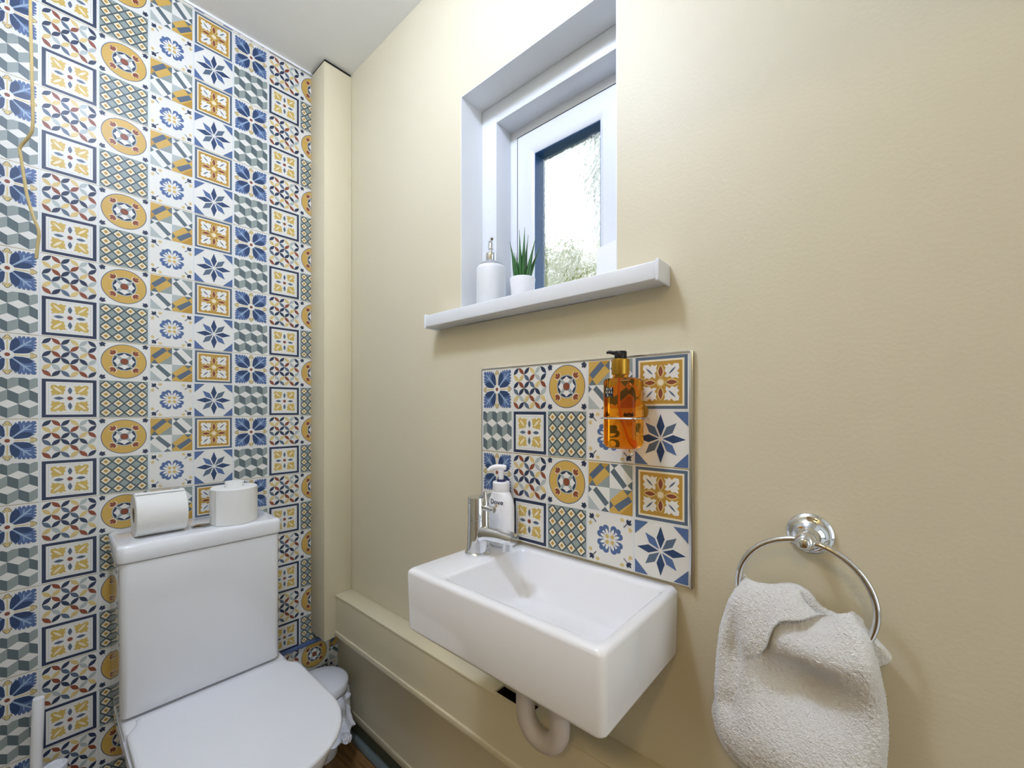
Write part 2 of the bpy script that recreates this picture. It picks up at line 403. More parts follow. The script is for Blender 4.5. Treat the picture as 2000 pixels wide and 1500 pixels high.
def tile_cells(bm, cells, T, to3d, lim, layer=.00012):
    """cells: (u0,v0,key); to3d(u,v,h) maps wall coords to space; lim clips in wall coords."""
    for u0, v0, key in cells:
        P, m = PATS[key]
        cx0, cx1 = max(u0+m*T, lim[0]), min(u0+(1-m)*T, lim[1]); cy0, cy1 = max(v0+m*T, lim[2]), min(v0+(1-m)*T, lim[3])
        if cx1 <= cx0+1e-4 or cy1 <= cy0+1e-4: continue
        for k, (col, poly) in enumerate(P):
            Q = clip([(u0+x*T, v0+y*T) for x, y in poly], cx0, cx1, cy0, cy1)
            if not Q: continue
            S = [Q[i] for i in range(len(Q)) if math.hypot(Q[i][0]-Q[i-1][0], Q[i][1]-Q[i-1][1]) > 1e-6]
            if len(S) < 3 or abs(area(S)) < 1e-8: continue
            if area(S) < 0: S.reverse()
            h = layer+.0006*k/len(P)
            f = bm.faces.new([bm.verts.new(to3d(x, y, h)) for x, y in S]); f.material_index = PN.index(col)
def strip(bm, to3d, u0, u1, v0, v1, h, col):
    f = bm.faces.new([bm.verts.new(to3d(x, y, h)) for x, y in ((u0, v0), (u1, v0), (u1, v1), (u0, v1))]); f.material_index = PN.index(col)

# ------------------------------------------------------------------ room shell
FZ = -H0; CZ = 1.188; XE = 2.0; YC = -0.95
bm = NB(); box(bm, -.1, 0, YC-.1, .3, FZ, CZ+.1, mi=0)
t3 = lambda u, v, h: (h, u, v)
T = .1; cells = []
for i in range(-4, 8):
    for k in range(-6, 7):
        zj = -.02376+2*k*T; ty = (i+1) % 5
        cells += [(-.73542+i*T, zj, (ty, 'b')), (-.73542+i*T, zj+T, (ty, 'a'))]
lim = (YC, 0, FZ, CZ-.006)
tile_cells(bm, cells, T, t3, lim)
for k in range(-6, 7):
    z = -.02376+2*k*T
    if FZ < z < CZ: strip(bm, t3, YC, 0, z-.0008, z+.0008, .0001, 'joint')
    if FZ < z+T < CZ: strip(bm, t3, YC, 0, z+T-.0004, z+T+.0004, .0001, 'gap')
for i in range(-3, 8):
    y = -.73542+i*T
    if y > YC: strip(bm, t3, y-.0011, y+.0011, FZ, CZ, .00011, 'gap')
struct('wall_left', bm, TILE_MATS, smooth=0)
# window wall with an opening, painted beige
OX0, OX1, OZ0, OZ1 = .684, 1.134, .2185, .824; WT = .3
bm = NB()
box(bm, 0, OX0, 0, WT, FZ, CZ+.1); box(bm, OX1, XE+.1, 0, WT, FZ, CZ+.1)
box(bm, OX0, OX1, 0, WT, FZ, OZ0); box(bm, OX0, OX1, 0, WT, OZ1, CZ+.1)
struct('wall_right', bm, PAINT, smooth=0)
bm = NB(); box(bm, 0, 1.18, YC-.1, YC, FZ, CZ+.1); box(bm, 1.18, 1.96, YC-.1, YC, FZ+2.0, CZ+.1); box(bm, 1.96, XE+.1, YC-.1, YC, FZ, CZ+.1)
struct('wall_front', bm, PAINT, smooth=0)
bm = NB(); box(bm, XE, XE+.1, YC-.1, -.88, FZ, CZ+.1); box(bm, XE, XE+.1, -.88, -.10, FZ+2.0, CZ+.1); box(bm, XE, XE+.1, -.10, 0, FZ, CZ+.1); struct('wall_back', bm, PAINT, smooth=0)  # doorway in this wall is added, to brighten the toilet side
# made-up landing past an added doorway; its open far end lets skylight in
XL = 3.7
bm = NB(); box(bm, XE+.1, XL, -1.6, -1.5, FZ, CZ+.1); box(bm, XE+.1, XL, .3, .4, FZ, CZ+.1); box(bm, XE+.1, XE+.2, -1.5, -.88, FZ, CZ+.1); box(bm, XE+.1, XE+.2, -.10, .3, FZ, CZ+.1)
box(bm, XL, XL+.1, -1.6, .4, FZ, FZ+.3); box(bm, XL, XL+.1, -1.6, .4, CZ-.1, CZ+.1); box(bm, XL, XL+.1, -1.6, -1.3, FZ, CZ+.1); box(bm, XL, XL+.1, .1, .4, FZ, CZ+.1)
struct('wall_added_landing', bm, CEIL, smooth=0)
bm = NB(); box(bm, XE+.1, XL+.1, -1.6, .4, CZ, CZ+.12); box(bm, XE+.1, XL+.1, -1.6, .4, FZ-.1, FZ); struct('added_landing_slabs', bm, CEIL, smooth=0)  # ceiling and floor of the added landing
bm = NB(); box(bm, -.1, XE+.1, YC-1.9, WT, CZ, CZ+.12); struct('ceiling', bm, CEIL, smooth=0)
bm = NB(); box(bm, -.1, XE+.1, YC-1.9, WT, FZ-.1, FZ); struct('floor', bm, WOOD, smooth=0)
# hallway beyond the doorway the photograph is taken from
bm = NB(); box(bm, -.1, XE+.1, YC-2.0, YC-1.9, FZ, CZ+.1); box(bm, -.1, 0, YC-1.9, YC-.1, FZ, CZ+.1); box(bm, XE, XE+.1, YC-1.9, YC-.1, FZ, CZ+.1)
struct('wall_hall', bm, CEIL, smooth=0)
# boxed pipe column in the corner
bm = NB(); box(bm, 0.0006, .105, -.098, -.0005, -.787, CZ-.011, bev=.0015, seg=2); struct('trim_1', bm, PAINT_GLOSS)
bm = NB(); box(bm, 0.004, .100, -.094, -.002, CZ-.011, CZ-.0005); struct('gap_shade_fill', bm, DARK)  # dark block standing in for the shaded gap under the ceiling
# boxed ledge along the window wall, with the cut-out for the waste pipe
LT, LY, LB = -.6394, -.059, -.775
bm = NB()
box(bm, .1055, XE, LY, LY+.012, LB, LT-.0065)
hx0, hx1, hy0, hy1 = .860, .965, -.0545, -.022
box(bm, .1055, hx0, LY-.002, 0, LT-.006, LT, bev=.0012, seg=2); box(bm, hx1, XE, LY-.002, 0, LT-.006, LT, bev=.0012, seg=2)
box(bm, hx0-.001, hx1+.001, LY-.002, hy0, LT-.006, LT); box(bm, hx0-.001, hx1+.001, hy1, 0, LT-.006, LT)
box(bm, .1055, XE, LY-.004, LY+.004, LB-.006, LB+.012, bev=.003, seg=3)
struct('trim_3', bm, PAINT_GLOSS)
bm = NB(); box(bm, .11, XE-.01, LY+.0125, -.001, LB+.002, LB+.01); box(bm, hx0-.004, hx1+.004, LY+.0125, -.001, LT-.09, LT-.0885); box(bm, hx0-.006, hx0-.003, LY+.0125, -.001, LT-.09, LT-.0065); box(bm, hx1+.003, hx1+.006, LY+.0125, -.001, LT-.09, LT-.0065); box(bm, hx0-.006, hx1+.006, -.004, -.001, LT-.09, LT-.0065); struct('ledge_shade_liner', bm, DARK)  # dark liner added so the cut-out looks shaded inside
# skirting: beige capping board, dark skirting, grey bead on the floor
bm = NB(); box(bm, 0, XE, -.005, 0, -1.094, -1.069, bev=.0015, seg=2); struct('trim_5', bm, PAINT_GLOSS)
bm = NB(); box(bm, 0, XE, -.003, 0, FZ, -1.094); struct('baseboard_right', bm, SKIRT)
bm = NB(); tube(bm, [(0, -.012, FZ+.008), (XE, -.012, FZ+.008)], .013, 16); struct('trim_6', bm, BEAD)
bm = NB(); box(bm, .0006, .011, -.26, -.001, -.831, -.818, bev=.003, seg=2); struct('trim_7', bm, BLUET)
# thin caulk line at the top of the tiles
bm = NB(); box(bm, 0, .004, YC, -.098, CZ-.007, CZ); struct('trim_8', bm, CEIL)

# ------------------------------------------------------------------ window
win = bpy.data.objects.new('window_1', None); C.objects.link(win); win.location = ((OX0+OX1)/2, .15, H0+OZ0); win['kind'] = 'structure'
bm = NB(); e = .002
box(bm, OX0, OX0+e, .0003, .2, OZ0, OZ1); box(bm, OX1-e, OX1, .0003, .2, OZ0, OZ1); box(bm, OX0+e, OX1-e, .0003, .2, OZ1-e, OZ1)
link('reveal', bm, REVEAL, win, smooth=0)
def frame4(bm, x0, x1, z0, z1, wl, wr, wt, wb, y0, y1, bev=.002):
    box(bm, x0, x0+wl, y0, y1, z0, z1, bev, 2); box(bm, x1-wr, x1, y0, y1, z0, z1, bev, 2)
    box(bm, x0+wl-bev, x1-wr+bev, y0, y1, z1-wt, z1, bev, 2)
    if wb: box(bm, x0+wl-bev, x1-wr+bev, y0, y1, z0, z0+wb, bev, 2)
ST = .251
bm = NB(); frame4(bm, OX0+e, OX1-e, ST, OZ1-e, .055, .036, .053, 0, .076, .2)
link('outer_frame', bm, UPVC, win)
fx0, fx1, fz1 = OX0+e+.055, OX1-e-.036, OZ1-e-.053
bm = NB(); frame4(bm, fx0-.002, fx1+.002, ST-.03, fz1+.002, .026, .022, .026, .03, .135, .2)
link('window_frame', bm, UPVC, win)
gx0, gx1, gz1 = fx0+.024, fx1-.020, fz1-.024
bm = NB(); box(bm, gx0-.001, gx1+.001, .1365, .15, ST-.02, gz1+.001); 
# only the ring of seal shows between frame and sash
bmesh.ops.delete(bm, geom=list(bm.faces), context='FACES_ONLY'); bm.free()
bm = NB(); frame4(bm, gx0-.0005, gx1+.0005, ST-.02, gz1+.0005, .005, .005, .005, .005, .1345, .18, 0)
link('seal', bm, GASKET, win)
sx0, sx1, sz1 = gx0+.0022, gx1-.0022, gz1-.0022
sash = bpy.data.objects.new('sash', None)
bm = NB()
GL, GR, GT, GB = .8235, 1.0205, .6825, .30
# sash profile: flat face then bevel into the glass
def sashring(x0, x1, z0, z1, y): return [(x0, y, z0), (x1, y, z0), (x1, y, z1), (x0, y, z1)]
rings(bm, [sashring(sx0, sx1, ST-.018, sz1, .185), sashring(sx0, sx1, ST-.018, sz1, .134), sashring(sx0+.002, sx1-.002, ST-.016, sz1-.002, .132),
           sashring(GL-.016, GR+.010, GB-.016, GT+.016, .132), sashring(GL-.002, GR+.002, GB-.002, GT+.002, .1365), sashring(GL, GR, GB, GT, .138),
           sashring(GL, GR, GB, GT, .140), sashring(GL, GR, GB, GT, .185)], closed=True)
fix(bm)
sash = link('sash', bm, UPVC, win, smooth=20)
bm = NB(); frame4(bm, GL, GR, GB, GT, .0015, .0015, .0015, .0015, .139, .180, 0); link('glazing_spacer', bm, SPACER, sash, smooth=0, label='navy glazing spacer around the pane')
bm = NB(); box(bm, GL+.001, GR-.001, .155, .159, GB+.001, GT-.001); link('pane', bm, OBSC, sash, smooth=0, label='obscured textured glass pane')
bm = NB()
box(bm, .598, 1.233, -.050, .001, .2195, .251, bev=.002, seg=3); box(bm, OX0+.0005, OX1-.0005, 0, .19, .2195, .251)
sill = link('window_sill', bm, UPVC, win)
for x0, x1 in ((.594, .600), (1.231, 1.2375)):
    bm = NB(); box(bm, x0, x1, -.0525, -.0003, .2160, .2535, bev=.002, seg=3); link('end_cap', bm, UPVC, sill)

# ------------------------------------------------------------------ splashback
sp = root('tile_splashback', (1.0224, 0, -.303), 'patterned tile splashback in a slim metal edge above the white basin', 'splashback')
SX0, SX1, SZ0, SZ1 = .7724, 1.2724, -.303, .097
bm = NB(); box(bm, SX0, SX1, -.007, -.0003, SZ0, SZ1, mi=0)
t3b = lambda u, v, h: (u, -.007-h, v)
cells = [(SX0+i*T, SZ0+j*T, (i, 'b' if j % 2 == 0 else 'a')) for i in range(5) for j in range(4)]
tile_cells(bm, cells, T, t3b, (SX0, SX1, SZ0, SZ1))
for j in (1, 3): strip(bm, t3b, SX0, SX1, SZ0+j*T-.0004, SZ0+j*T+.0004, .0001, 'gap')
strip(bm, t3b, SX0, SX1, SZ0+2*T-.0012, SZ0+2*T+.0012, .0001, 'joint')
for i in range(1, 5): strip(bm, t3b, SX0+i*T-.001, SX0+i*T+.001, SZ0, SZ1, .00011, 'gap')
link('tile_panel', bm, TILE_MATS, sp, smooth=0)
bm = NB()
box(bm, SX1, SX1+.006, -.010, -.0003, SZ0-.002, SZ1+.002, .0012, 2); box(bm, SX0-.0015, SX1, -.0085, -.0003, SZ1, SZ1+.0022); box(bm, SX0-.0022, SX0, -.0085, -.0003, SZ0, SZ1)
link('edge_trim', bm, CHROME_S, sp, label='slim silver edge trim')

# ------------------------------------------------------------------ basin
def basin():
    o = root('wash_basin', (1.04, -.13, -.43), 'white rectangular ceramic wash basin mounted on the wall under the splashback', 'basin')
    bm = NB(); x0, x1, y0, y1 = .822, 1.2535, -.2665, -.0006; zt, zb = -.3095, -.430
    rs = []
    rs.append(rrect(x0+.014, x1-.014, y0+.014, y1-.004, .012, zb))
    for a in (20, 45, 70, 90):
        s = .012*(1-sin(radians(a))); rs.append(rrect(x0+.002+s, x1-.002-s, y0+.002+s, y1, .012, zb+.010*(1-cos(radians(a)))))
    for a in (0, 30, 60, 90):
        s = .009*(1-cos(radians(a))); rs.append(rrect(x0+s, x1-s, y0+s, y1-s*.2, .012, zt-.009+.009*sin(radians(a))))
    # inside
    ix0, ix1, iy0, iy1 = .912, 1.238, -.249, -.024
    bx0, bx1, by0, by1 = .955, 1.195, -.215, -.060
    for a in (90, 60, 30, 10):
        s = .009*(1-cos(radians(90-a)))
        s = .008*(cos(radians(a))); rs.append(rrect(ix0-.003+s, ix1+.003-s, iy0-.003+s, iy1+.003-s, .014, zt-.008+.008*sin(radians(a))))
    for t in (.25, .5, .75, .9):
        L = lambda a, b: a+(b-a)*t*.9
        rs.append(rrect(L(ix0+.005, bx0), L(ix1-.005, bx1), L(iy0+.005, by0), L(iy1-.005, by1), .016+.008*t, zt-.008-.062*t))
    rs.append(rrect(bx0+.002, bx1-.002, by0+.004, by1-.004, .022, -.3835))
    rs.append(rrect(bx0+.012, bx1-.012, by0+.014, by1-.014, .020, -.3870))
    rs.append(rrect(1.05, 1.11, -.205, -.165, .012, -.3885))
    rings(bm, rs); fix(bm)
    link('bowl', bm, PORC, o, smooth=50)
    bm = NB(); lathe(bm, [(.0, .0), (.022, 0), (.024, .0015), (.020, .003), (.0, .0032)][1:-1], (1.0725, -.185, -.3886), 28)
    link('drain', bm, CHROME, o, label='round chrome drain')
basin()

# ------------------------------------------------------------------ tap
def tap():
    cx, cy, z0 = .8645, -.113, -.3095
    o = root('mixer_tap', (cx, cy, z0), 'chrome monobloc tap at the left end of the white basin', 'tap')
    bm = NB(); lathe(bm, [(.0270, .0005), (.0274, .003), (.0255, .0055), (.0232, .006), (.0222, .03), (.0208, .072), (.0208, .0725), (.0200, .0730), (.0200, .0742), (.0208, .0747), (.0212, .118), (.0207, .1205), (.0185, .1215)], (cx, cy, z0), 40)
    link('tap_body', bm, CHROME, o, smooth=40)
    bm = NB()
    rs = []
    for t, hw, zt_, zb_ in ((0, .0150, .062, .022), (.12, .0150, .062, .027), (.3, .0150, .062, .033), (.6, .0150, .063, .036), (.9, .0150, .061, .037), (1.0, .0140, .060, .039)):
        x = cx+.008+t*.097; ring = []
        for k in range(20):
            a = 2*pi*k/20; c_, s_ = cos(a), sin(a)
            ring.append((x, cy+hw*(abs(c_)**.7)*(1 if c_ > 0 else -1), z0+(zt_+zb_)/2+(zt_-zb_)/2*(abs(s_)**.7)*(1 if s_ > 0 else -1)))
        rs.append(ring)
    rings(bm, rs); fix(bm); sp_ = link('spout', bm, CHROME, o, smooth=50)
    bm = NB(); lathe(bm, [(.0105, -.012), (.0115, -.011), (.0115, .004)], (cx+.088, cy, z0+.036), 24); link('aerator', bm, CHROME, sp_)
    bm = NB(); tube(bm, [(cx+.012, cy, z0+.100), (cx+.030, cy, z0+.1005), (cx+.046, cy-.002, z0+.100)], [.0085, .0062, .0055], 16)
    lathe(bm, [(.0065, 0), (.0068, .002), (.0068, .006), (.005, .0065)], (cx+.045, cy-.002, z0+.100), 16, axis='x')
    tube(bm, [(cx+.022, cy+.002, z0+.06), (cx+.022, cy+.002, z0+.110), (cx+.022, cy+.002, z0+.135)], [.009, .0075, .0022], 14)
    link('lever', bm, CHROME, o)
tap()

# ------------------------------------------------------------------ waste trap
def trap():
    o = root('waste_trap', (1.03, -.1, -.655), 'off-white plastic U-bend waste pipe hanging below the basin', 'pipe')
    xl, xr, y, zc, R = .988, 1.070, -.1, -.594, .041
    pts = [(xr, y, -.500), (xr, y, -.56)]+[(xr-R+R*cos(a), y, zc-R*sin(a)) for a in [pi*i/14 for i in range(15)]]+[(xl, y, -.53), (xl, y, -.50)]
    pts += [(xl, y+.012, -.475), (xl, y+.04, -.462), (xl, -.001, -.462)]
    bm = NB(); tube(bm, pts, .0190, 20); link('u_bend', bm, GREYP, o)
    bm = NB(); lathe(bm, [(.0165, 0), (.0165, .13)], (xr, y, -.5605), 20); link('tail_pipe', bm, GREYP, o)
    bm = NB(); lathe(bm, [(.0235, 0), (.0245, .004), (.0245, .022), (.022, .026)], (xr, y, -.560), 12); link('slip_nut', bm, GREYP, o)
    bm = NB(); lathe(bm, [(.0225, -.012), (.0235, -.010), (.0235, .010), (.0215, .012)], (xl, y, -.505), 12); link('slip_nut', bm, GREYP, o)
trap()

# ------------------------------------------------------------------ toilet
def dring(hw, xb, xf, xs, z, yc=-.428, hwb=None, n=22):
    """D outline: straight back at xb, sides parallel until xs, elliptical front to xf"""
    hwb = hwb if hwb else hw
    p = [(xb, yc-hwb, z), (xb+.012, yc-hwb-.0*0, z)]
    rb = .045
    for i in range(1, 7):
        t = i/6; s = t*t*(3-2*t); p.append((xb+.012+(rb)*t, yc-(hwb+(hw-hwb)*s), z))
    for i in range(n+1):
        a = -pi/2+pi*i/n; c_, s_ = cos(a), sin(a)
        p.append((xs+(xf-xs)*(abs(c_)**.9), yc+hw*(abs(s_)**.85)*(1 if s_ > 0 else -1), z))
    q = [(a, 2*yc-b, c) for a, b, c in p[:8]]
    return p+list(reversed(q))
def toilet():
    o = root('toilet', (.3, -.43, FZ), 'white close-coupled toilet with closed lid against the patterned tile wall', 'toilet')
    bm = NB(); rs = []
    for z, d in ((-.7330, .006), (-.7300, .002), (-.727, 0), (-.3665, 0), (-.3655, .002)):
        rs.append(rrect(.004+d, .187-d, -.6125+d, -.2665-d, .014, z))
    rings(bm, rs); fix(bm); link('cistern', bm, PORC, o, smooth=50)
    bm = NB(); rs = []
    for z, d in ((-.3640, .004), (-.3625, .001), (-.360, 0), (-.331, 0)): rs.append(rrect(.002+d, .1915-d, -.6195+d, -.2615-d, .016, z))
    for a in (30, 60, 90): s = .010*(1-cos(radians(a))); rs.append(rrect(.002+s, .1915-s, -.6195+s, -.2615-s, .016, -.331+.010*sin(radians(a))))
    rings(bm, rs); fix(bm); ld = link('cistern_lid', bm, PORC, o, smooth=50)
    bc = (.128, -.443, -.3209)
    bm = NB(); lathe(bm, [(.0235, 0), (.0240, .0025), (.021, .004), (.0195, .0035)], bc, 36); link('flush_button', bm, CHROME_S, o, label='round chrome flush button')
    bm = NB(); box(bm, bc[0]-.0008, bc[0]+.0008, bc[1]-.019, bc[1]+.019, bc[2]+.0036, bc[2]+.0040); link('button_split', bm, DARK, o)
    # bowl: rear deck, rim, wrapped pan down to the floor
    bm = NB(); rs = []
    N = None
    for z, hw, hwb, xb, xf, xs in ((FZ, .115, .115, .03, .50, .33), (FZ+.012, .118, .118, .03, .505, .33), (-1.05, .115, .12, .02, .50, .33), (-.95, .122, .13, .012, .525, .34),
                                   (-.86, .150, .155, .006, .575, .37), (-.80, .178, .170, .004, .615, .41), (-.770, .185, .178, .004, .622, .42), (-.757, .183, .178, .004, .620, .42)):
        rs.append(dring(hw, xb, xf, xs, z, hwb=hwb))
    rings(bm, rs)
    box(bm, .004, .232, -.610, -.250, -.80, -.738, bev=.008, seg=3)
    fix(bm); link('bowl', bm, PORC, o, smooth=50)
    bm = NB(); rings(bm, [dring(.180-d, .236+d, .632-d, .44, z, yc=-.4215, hwb=.170-d) for z, d in ((-.757, .003), (-.755, 0), (-.750, 0), (-.7485, .002))]); fix(bm)
    link('seat', bm, PLAST, o, smooth=50)
    bm = NB(); rings(bm, [dring(.1865-d, .192+d, .640-d, .44, z, yc=-.4215, hwb=.165-d) for z, d in ((-.7475, .004), (-.745, .001), (-.741, 0), (-.737, .001), (-.7345, .004), (-.7335, .010))])
    fix(bm); link('seat_lid', bm, PLAST, o, smooth=50)
toilet()

# ------------------------------------------------------------------ toilet rolls
def spiral_roll_end(bm, c, R, r0, axis): pass
LIDZ = -.3208
def roll_lying():
    R = .0535; cx, cz = .112, LIDZ+R
    o = root('toilet_roll', (cx, -.53, LIDZ), 'white toilet roll lying on its side at the left of the cistern lid', 'toilet roll')
    bm = NB()
    prof = [(.020, 0), (R-.002, 0), (R, .002), (R, .100), (R-.002, .102), (.020, .102)]
    rs = []
    for r, h in prof:
        rs.append([(cx+r*cos(2*pi*i/48), -.5805+h, cz+r*sin(2*pi*i/48)) for i in range(48)])
    rings(bm, rs, closed=True); fix(bm); link('paper', bm, CARD, o)
    bm = NB(); rs = [[(cx+r*cos(2*pi*i/32), y, cz+r*sin(2*pi*i/32)) for i in range(32)] for r, y in ((.0199, -.580), (.0199, -.479), (.0188, -.479), (.0188, -.580))]
    rings(bm, rs, closed=True); fix(bm); link('core', bm, CARDB, o, label='brown cardboard core')
    bm = NB(); pts0 = []
    # loose last sheet standing off at the back
    rs = []
    for k in range(10):
        a = radians(70+k*9); rr = R+.0006+.0003*max(0, 4-k)
        rs.append([(cx+rr*cos(a), -.579, cz+rr*sin(a)), (cx+rr*cos(a), -.480, cz+rr*sin(a)), (cx+(rr+.0006)*cos(a), -.480, cz+(rr+.0006)*sin(a)), (cx+(rr+.0006)*cos(a), -.579, cz+(rr+.0006)*sin(a))])
    rings(bm, rs); fix(bm); link('loose_sheet', bm, CARD, o)
def roll_standing():
    R = .0575; cx, cy = .126, -.3665
    o = root('toilet_roll', (cx, cy, LIDZ), 'white toilet roll standing upright on the cistern lid, its centre poking out of the top', 'toilet roll')
    bm = NB(); rs = []
    for r, h in ((.024, .001), (R-.002, .0), (R, .002), (R, .097), (R-.003, .0995), (.024, .0995)):
        ring = []
        for i in range(56):
            a = 2*pi*i/56; q = r
            if r > .05:
                d = (a-radians(-58)+pi) % (2*pi)-pi
                q = r+(.0035*math.exp(-(d/.25)**2) if d > 0 else .0035*math.exp(-(d/.05)**2))
            ring.append((cx+q*cos(a), cy+q*sin(a), LIDZ+h))
        rs.append(ring)
    rings(bm, rs, closed=True); fix(bm); link('paper', bm, CARD, o)
    bm = NB(); lathe(bm, [(.0232, .02), (.0232, .112), (.0225, .114), (.012, .1145), (.011, .110)], (cx, cy+.001, LIDZ), 32); fix(bm); link('inner_winding', bm, CARD, o)
roll_lying(); roll_standing()

# ------------------------------------------------------------------ pedal bin with bag
def waste_bin():
    cx, cy, zt = .118, -.118, -.905; R = .088
    o = root('waste_bin', (cx, cy, FZ), 'small round white bin with a plastic bag behind the toilet', 'bin')
    bm = NB(); lathe(bm, [(.052, 0), (.054, .004), (.076, .20), (.080, zt-.03-FZ)], (cx, cy, FZ), 36); link('body', bm, PLAST, o)
    bm = NB(); lathe(bm, [(R-.003, -.030), (R, -.026), (R, -.006), (R-.004, -.001), (R-.012, .003), (R-.045, .007), (.004, .009)], (cx, cy, zt), 44); ld = link('bin_lid', bm, PLAST, o, smooth=50)
    # bag: crumpled skirt hanging from the rim, bulging to the right with a tied corner
    bm = NB(); rs = []; n = 110
    for j in range(15):
        t = j/14; ring = []
        for i in range(n):
            a = 2*pi*i/n
            d = math.exp(-((((a-radians(-12)+pi) % (2*pi))-pi)/.75)**2)
            fold = .0045*sin(a*17+t*4+1.5*sin(3*a))*(.3+t)+.003*sin(a*37+t*9)*(.3+t)
            r = .084+fold+t*.004+d*(.080*t**.8+.012*sin(t*7))
            r += (.006*sin(a*7+5*t))
            if t > .95: r -= .012
            x, y = cx+r*cos(a), cy+r*sin(a)
            z = zt-.030-(.120*t-(.012*sin(a*5)*t) - d*.035*t)
            y = min(y, -.014); x = max(x, .014)
            ring.append((x, y, z))
        rs.append(ring)
    rings(bm, rs, cap0=False, cap1=False); fix(bm); bg_ = link('bin_bag', bm, BAG, o, smooth=60, label='crumpled white plastic bin bag')
    for (kx, ky, kz, s) in ((cx+.168, cy+.006, zt-.105, .014), (cx+.088, cy+.052, zt-.032, .008)):
        bm = NB(); bmesh.ops.create_icosphere(bm, subdivisions=3, radius=1)
        for v in bm.verts:
            nrm = v.co.normalized(); q = s*(1+.35*sin(nrm.x*9+nrm.z*5)*cos(nrm.y*8))
            v.co = Vector((kx, ky, kz))+nrm*q
        link('bag_knot', bm, BAG, bg_, smooth=60)
waste_bin()

# ------------------------------------------------------------------ toilet brush and holder
def brush():
    o = root('toilet_brush', (.10, -.748, FZ), 'long white brush handle standing at the lower left by the tiled wall', 'toilet brush')
    bm = NB(); tube(bm, [(.1, -.7375, -.648), (.1, -.7378, -.652), (.1, -.7405, -.76), (.1, -.742, -.90), (.1, -.743, -1.02)], [.0090, .0098, .0100, .0100, .0100], 24); link('handle', bm, PLAST, o)
    bm = NB(); lathe(bm, [(.012, 0), (.016, .01), (.016, .06), (.012, .085), (.009, .095)], (.1, -.755, -1.11), 20); link('brush_head', bm, CARD, o)
    h = root('brush_holder', (.058, -.713, FZ), 'white rounded holder top just right of the brush handle at the lower left edge', 'brush holder')
    bm = NB(); lathe(bm, [(.024, 0), (.026, .004), (.024, .15), (.020, .28), (.0222, .307), (.0218, .3115), (.016, .3135), (.0145, .312)], (.058, -.7130, FZ), 36)
    link('holder_body', bm, PLAST, h)
brush()

# ------------------------------------------------------------------ light pull cord
def cord():
    pts = [(.379, -.7475, CZ-.012), (.374, -.748, .95), (.374, -.748, .732), (.3755, -.7465, .62), (.377, -.745, .515), (.372, -.749, .49), (.360, -.760, .468), (.3605, -.759, .45), (.368, -.752, .384), (.3765, -.7445, .345), (.3835, -.738, .318), (.383, -.7395, .290), (.382, -.741, .269)]
    o = root('pull_cord', (.379, -.7475, CZ-.012), 'kinked beige light pull cord hanging in front of the tiled wall', 'pull cord')
    bm = NB(); tube(bm, bez(pts, 6), .0024, 10); link('cord', bm, CORD, o)
    bm = NB(); lathe(bm, [(.002, -.012), (.016, -.010), (.020, 0), (.020, .0118)], (.379, -.7475, CZ-.012), 24); link('ceiling_switch', bm, PLAST, o)
cord()

# ------------------------------------------------------------------ text helper
def text_mesh(s, size, ext=.0003, bold=0):
    cu = bpy.data.curves.new('lettering', 'FONT'); cu.body = s; cu.size = size; cu.extrude = ext; cu.align_x = 'CENTER'; cu.align_y = 'CENTER'; cu.offset = bold
    cu.space_line = .95
    ob = bpy.data.objects.new('lettering', cu); C.objects.link(ob)
    dg = bpy.context.evaluated_depsgraph_get(); me = bpy.data.meshes.new_from_object(ob.evaluated_get(dg))
    bpy.data.objects.remove(ob); bm = NB(); bm.from_mesh(me); bpy.data.meshes.remove(me); return bm

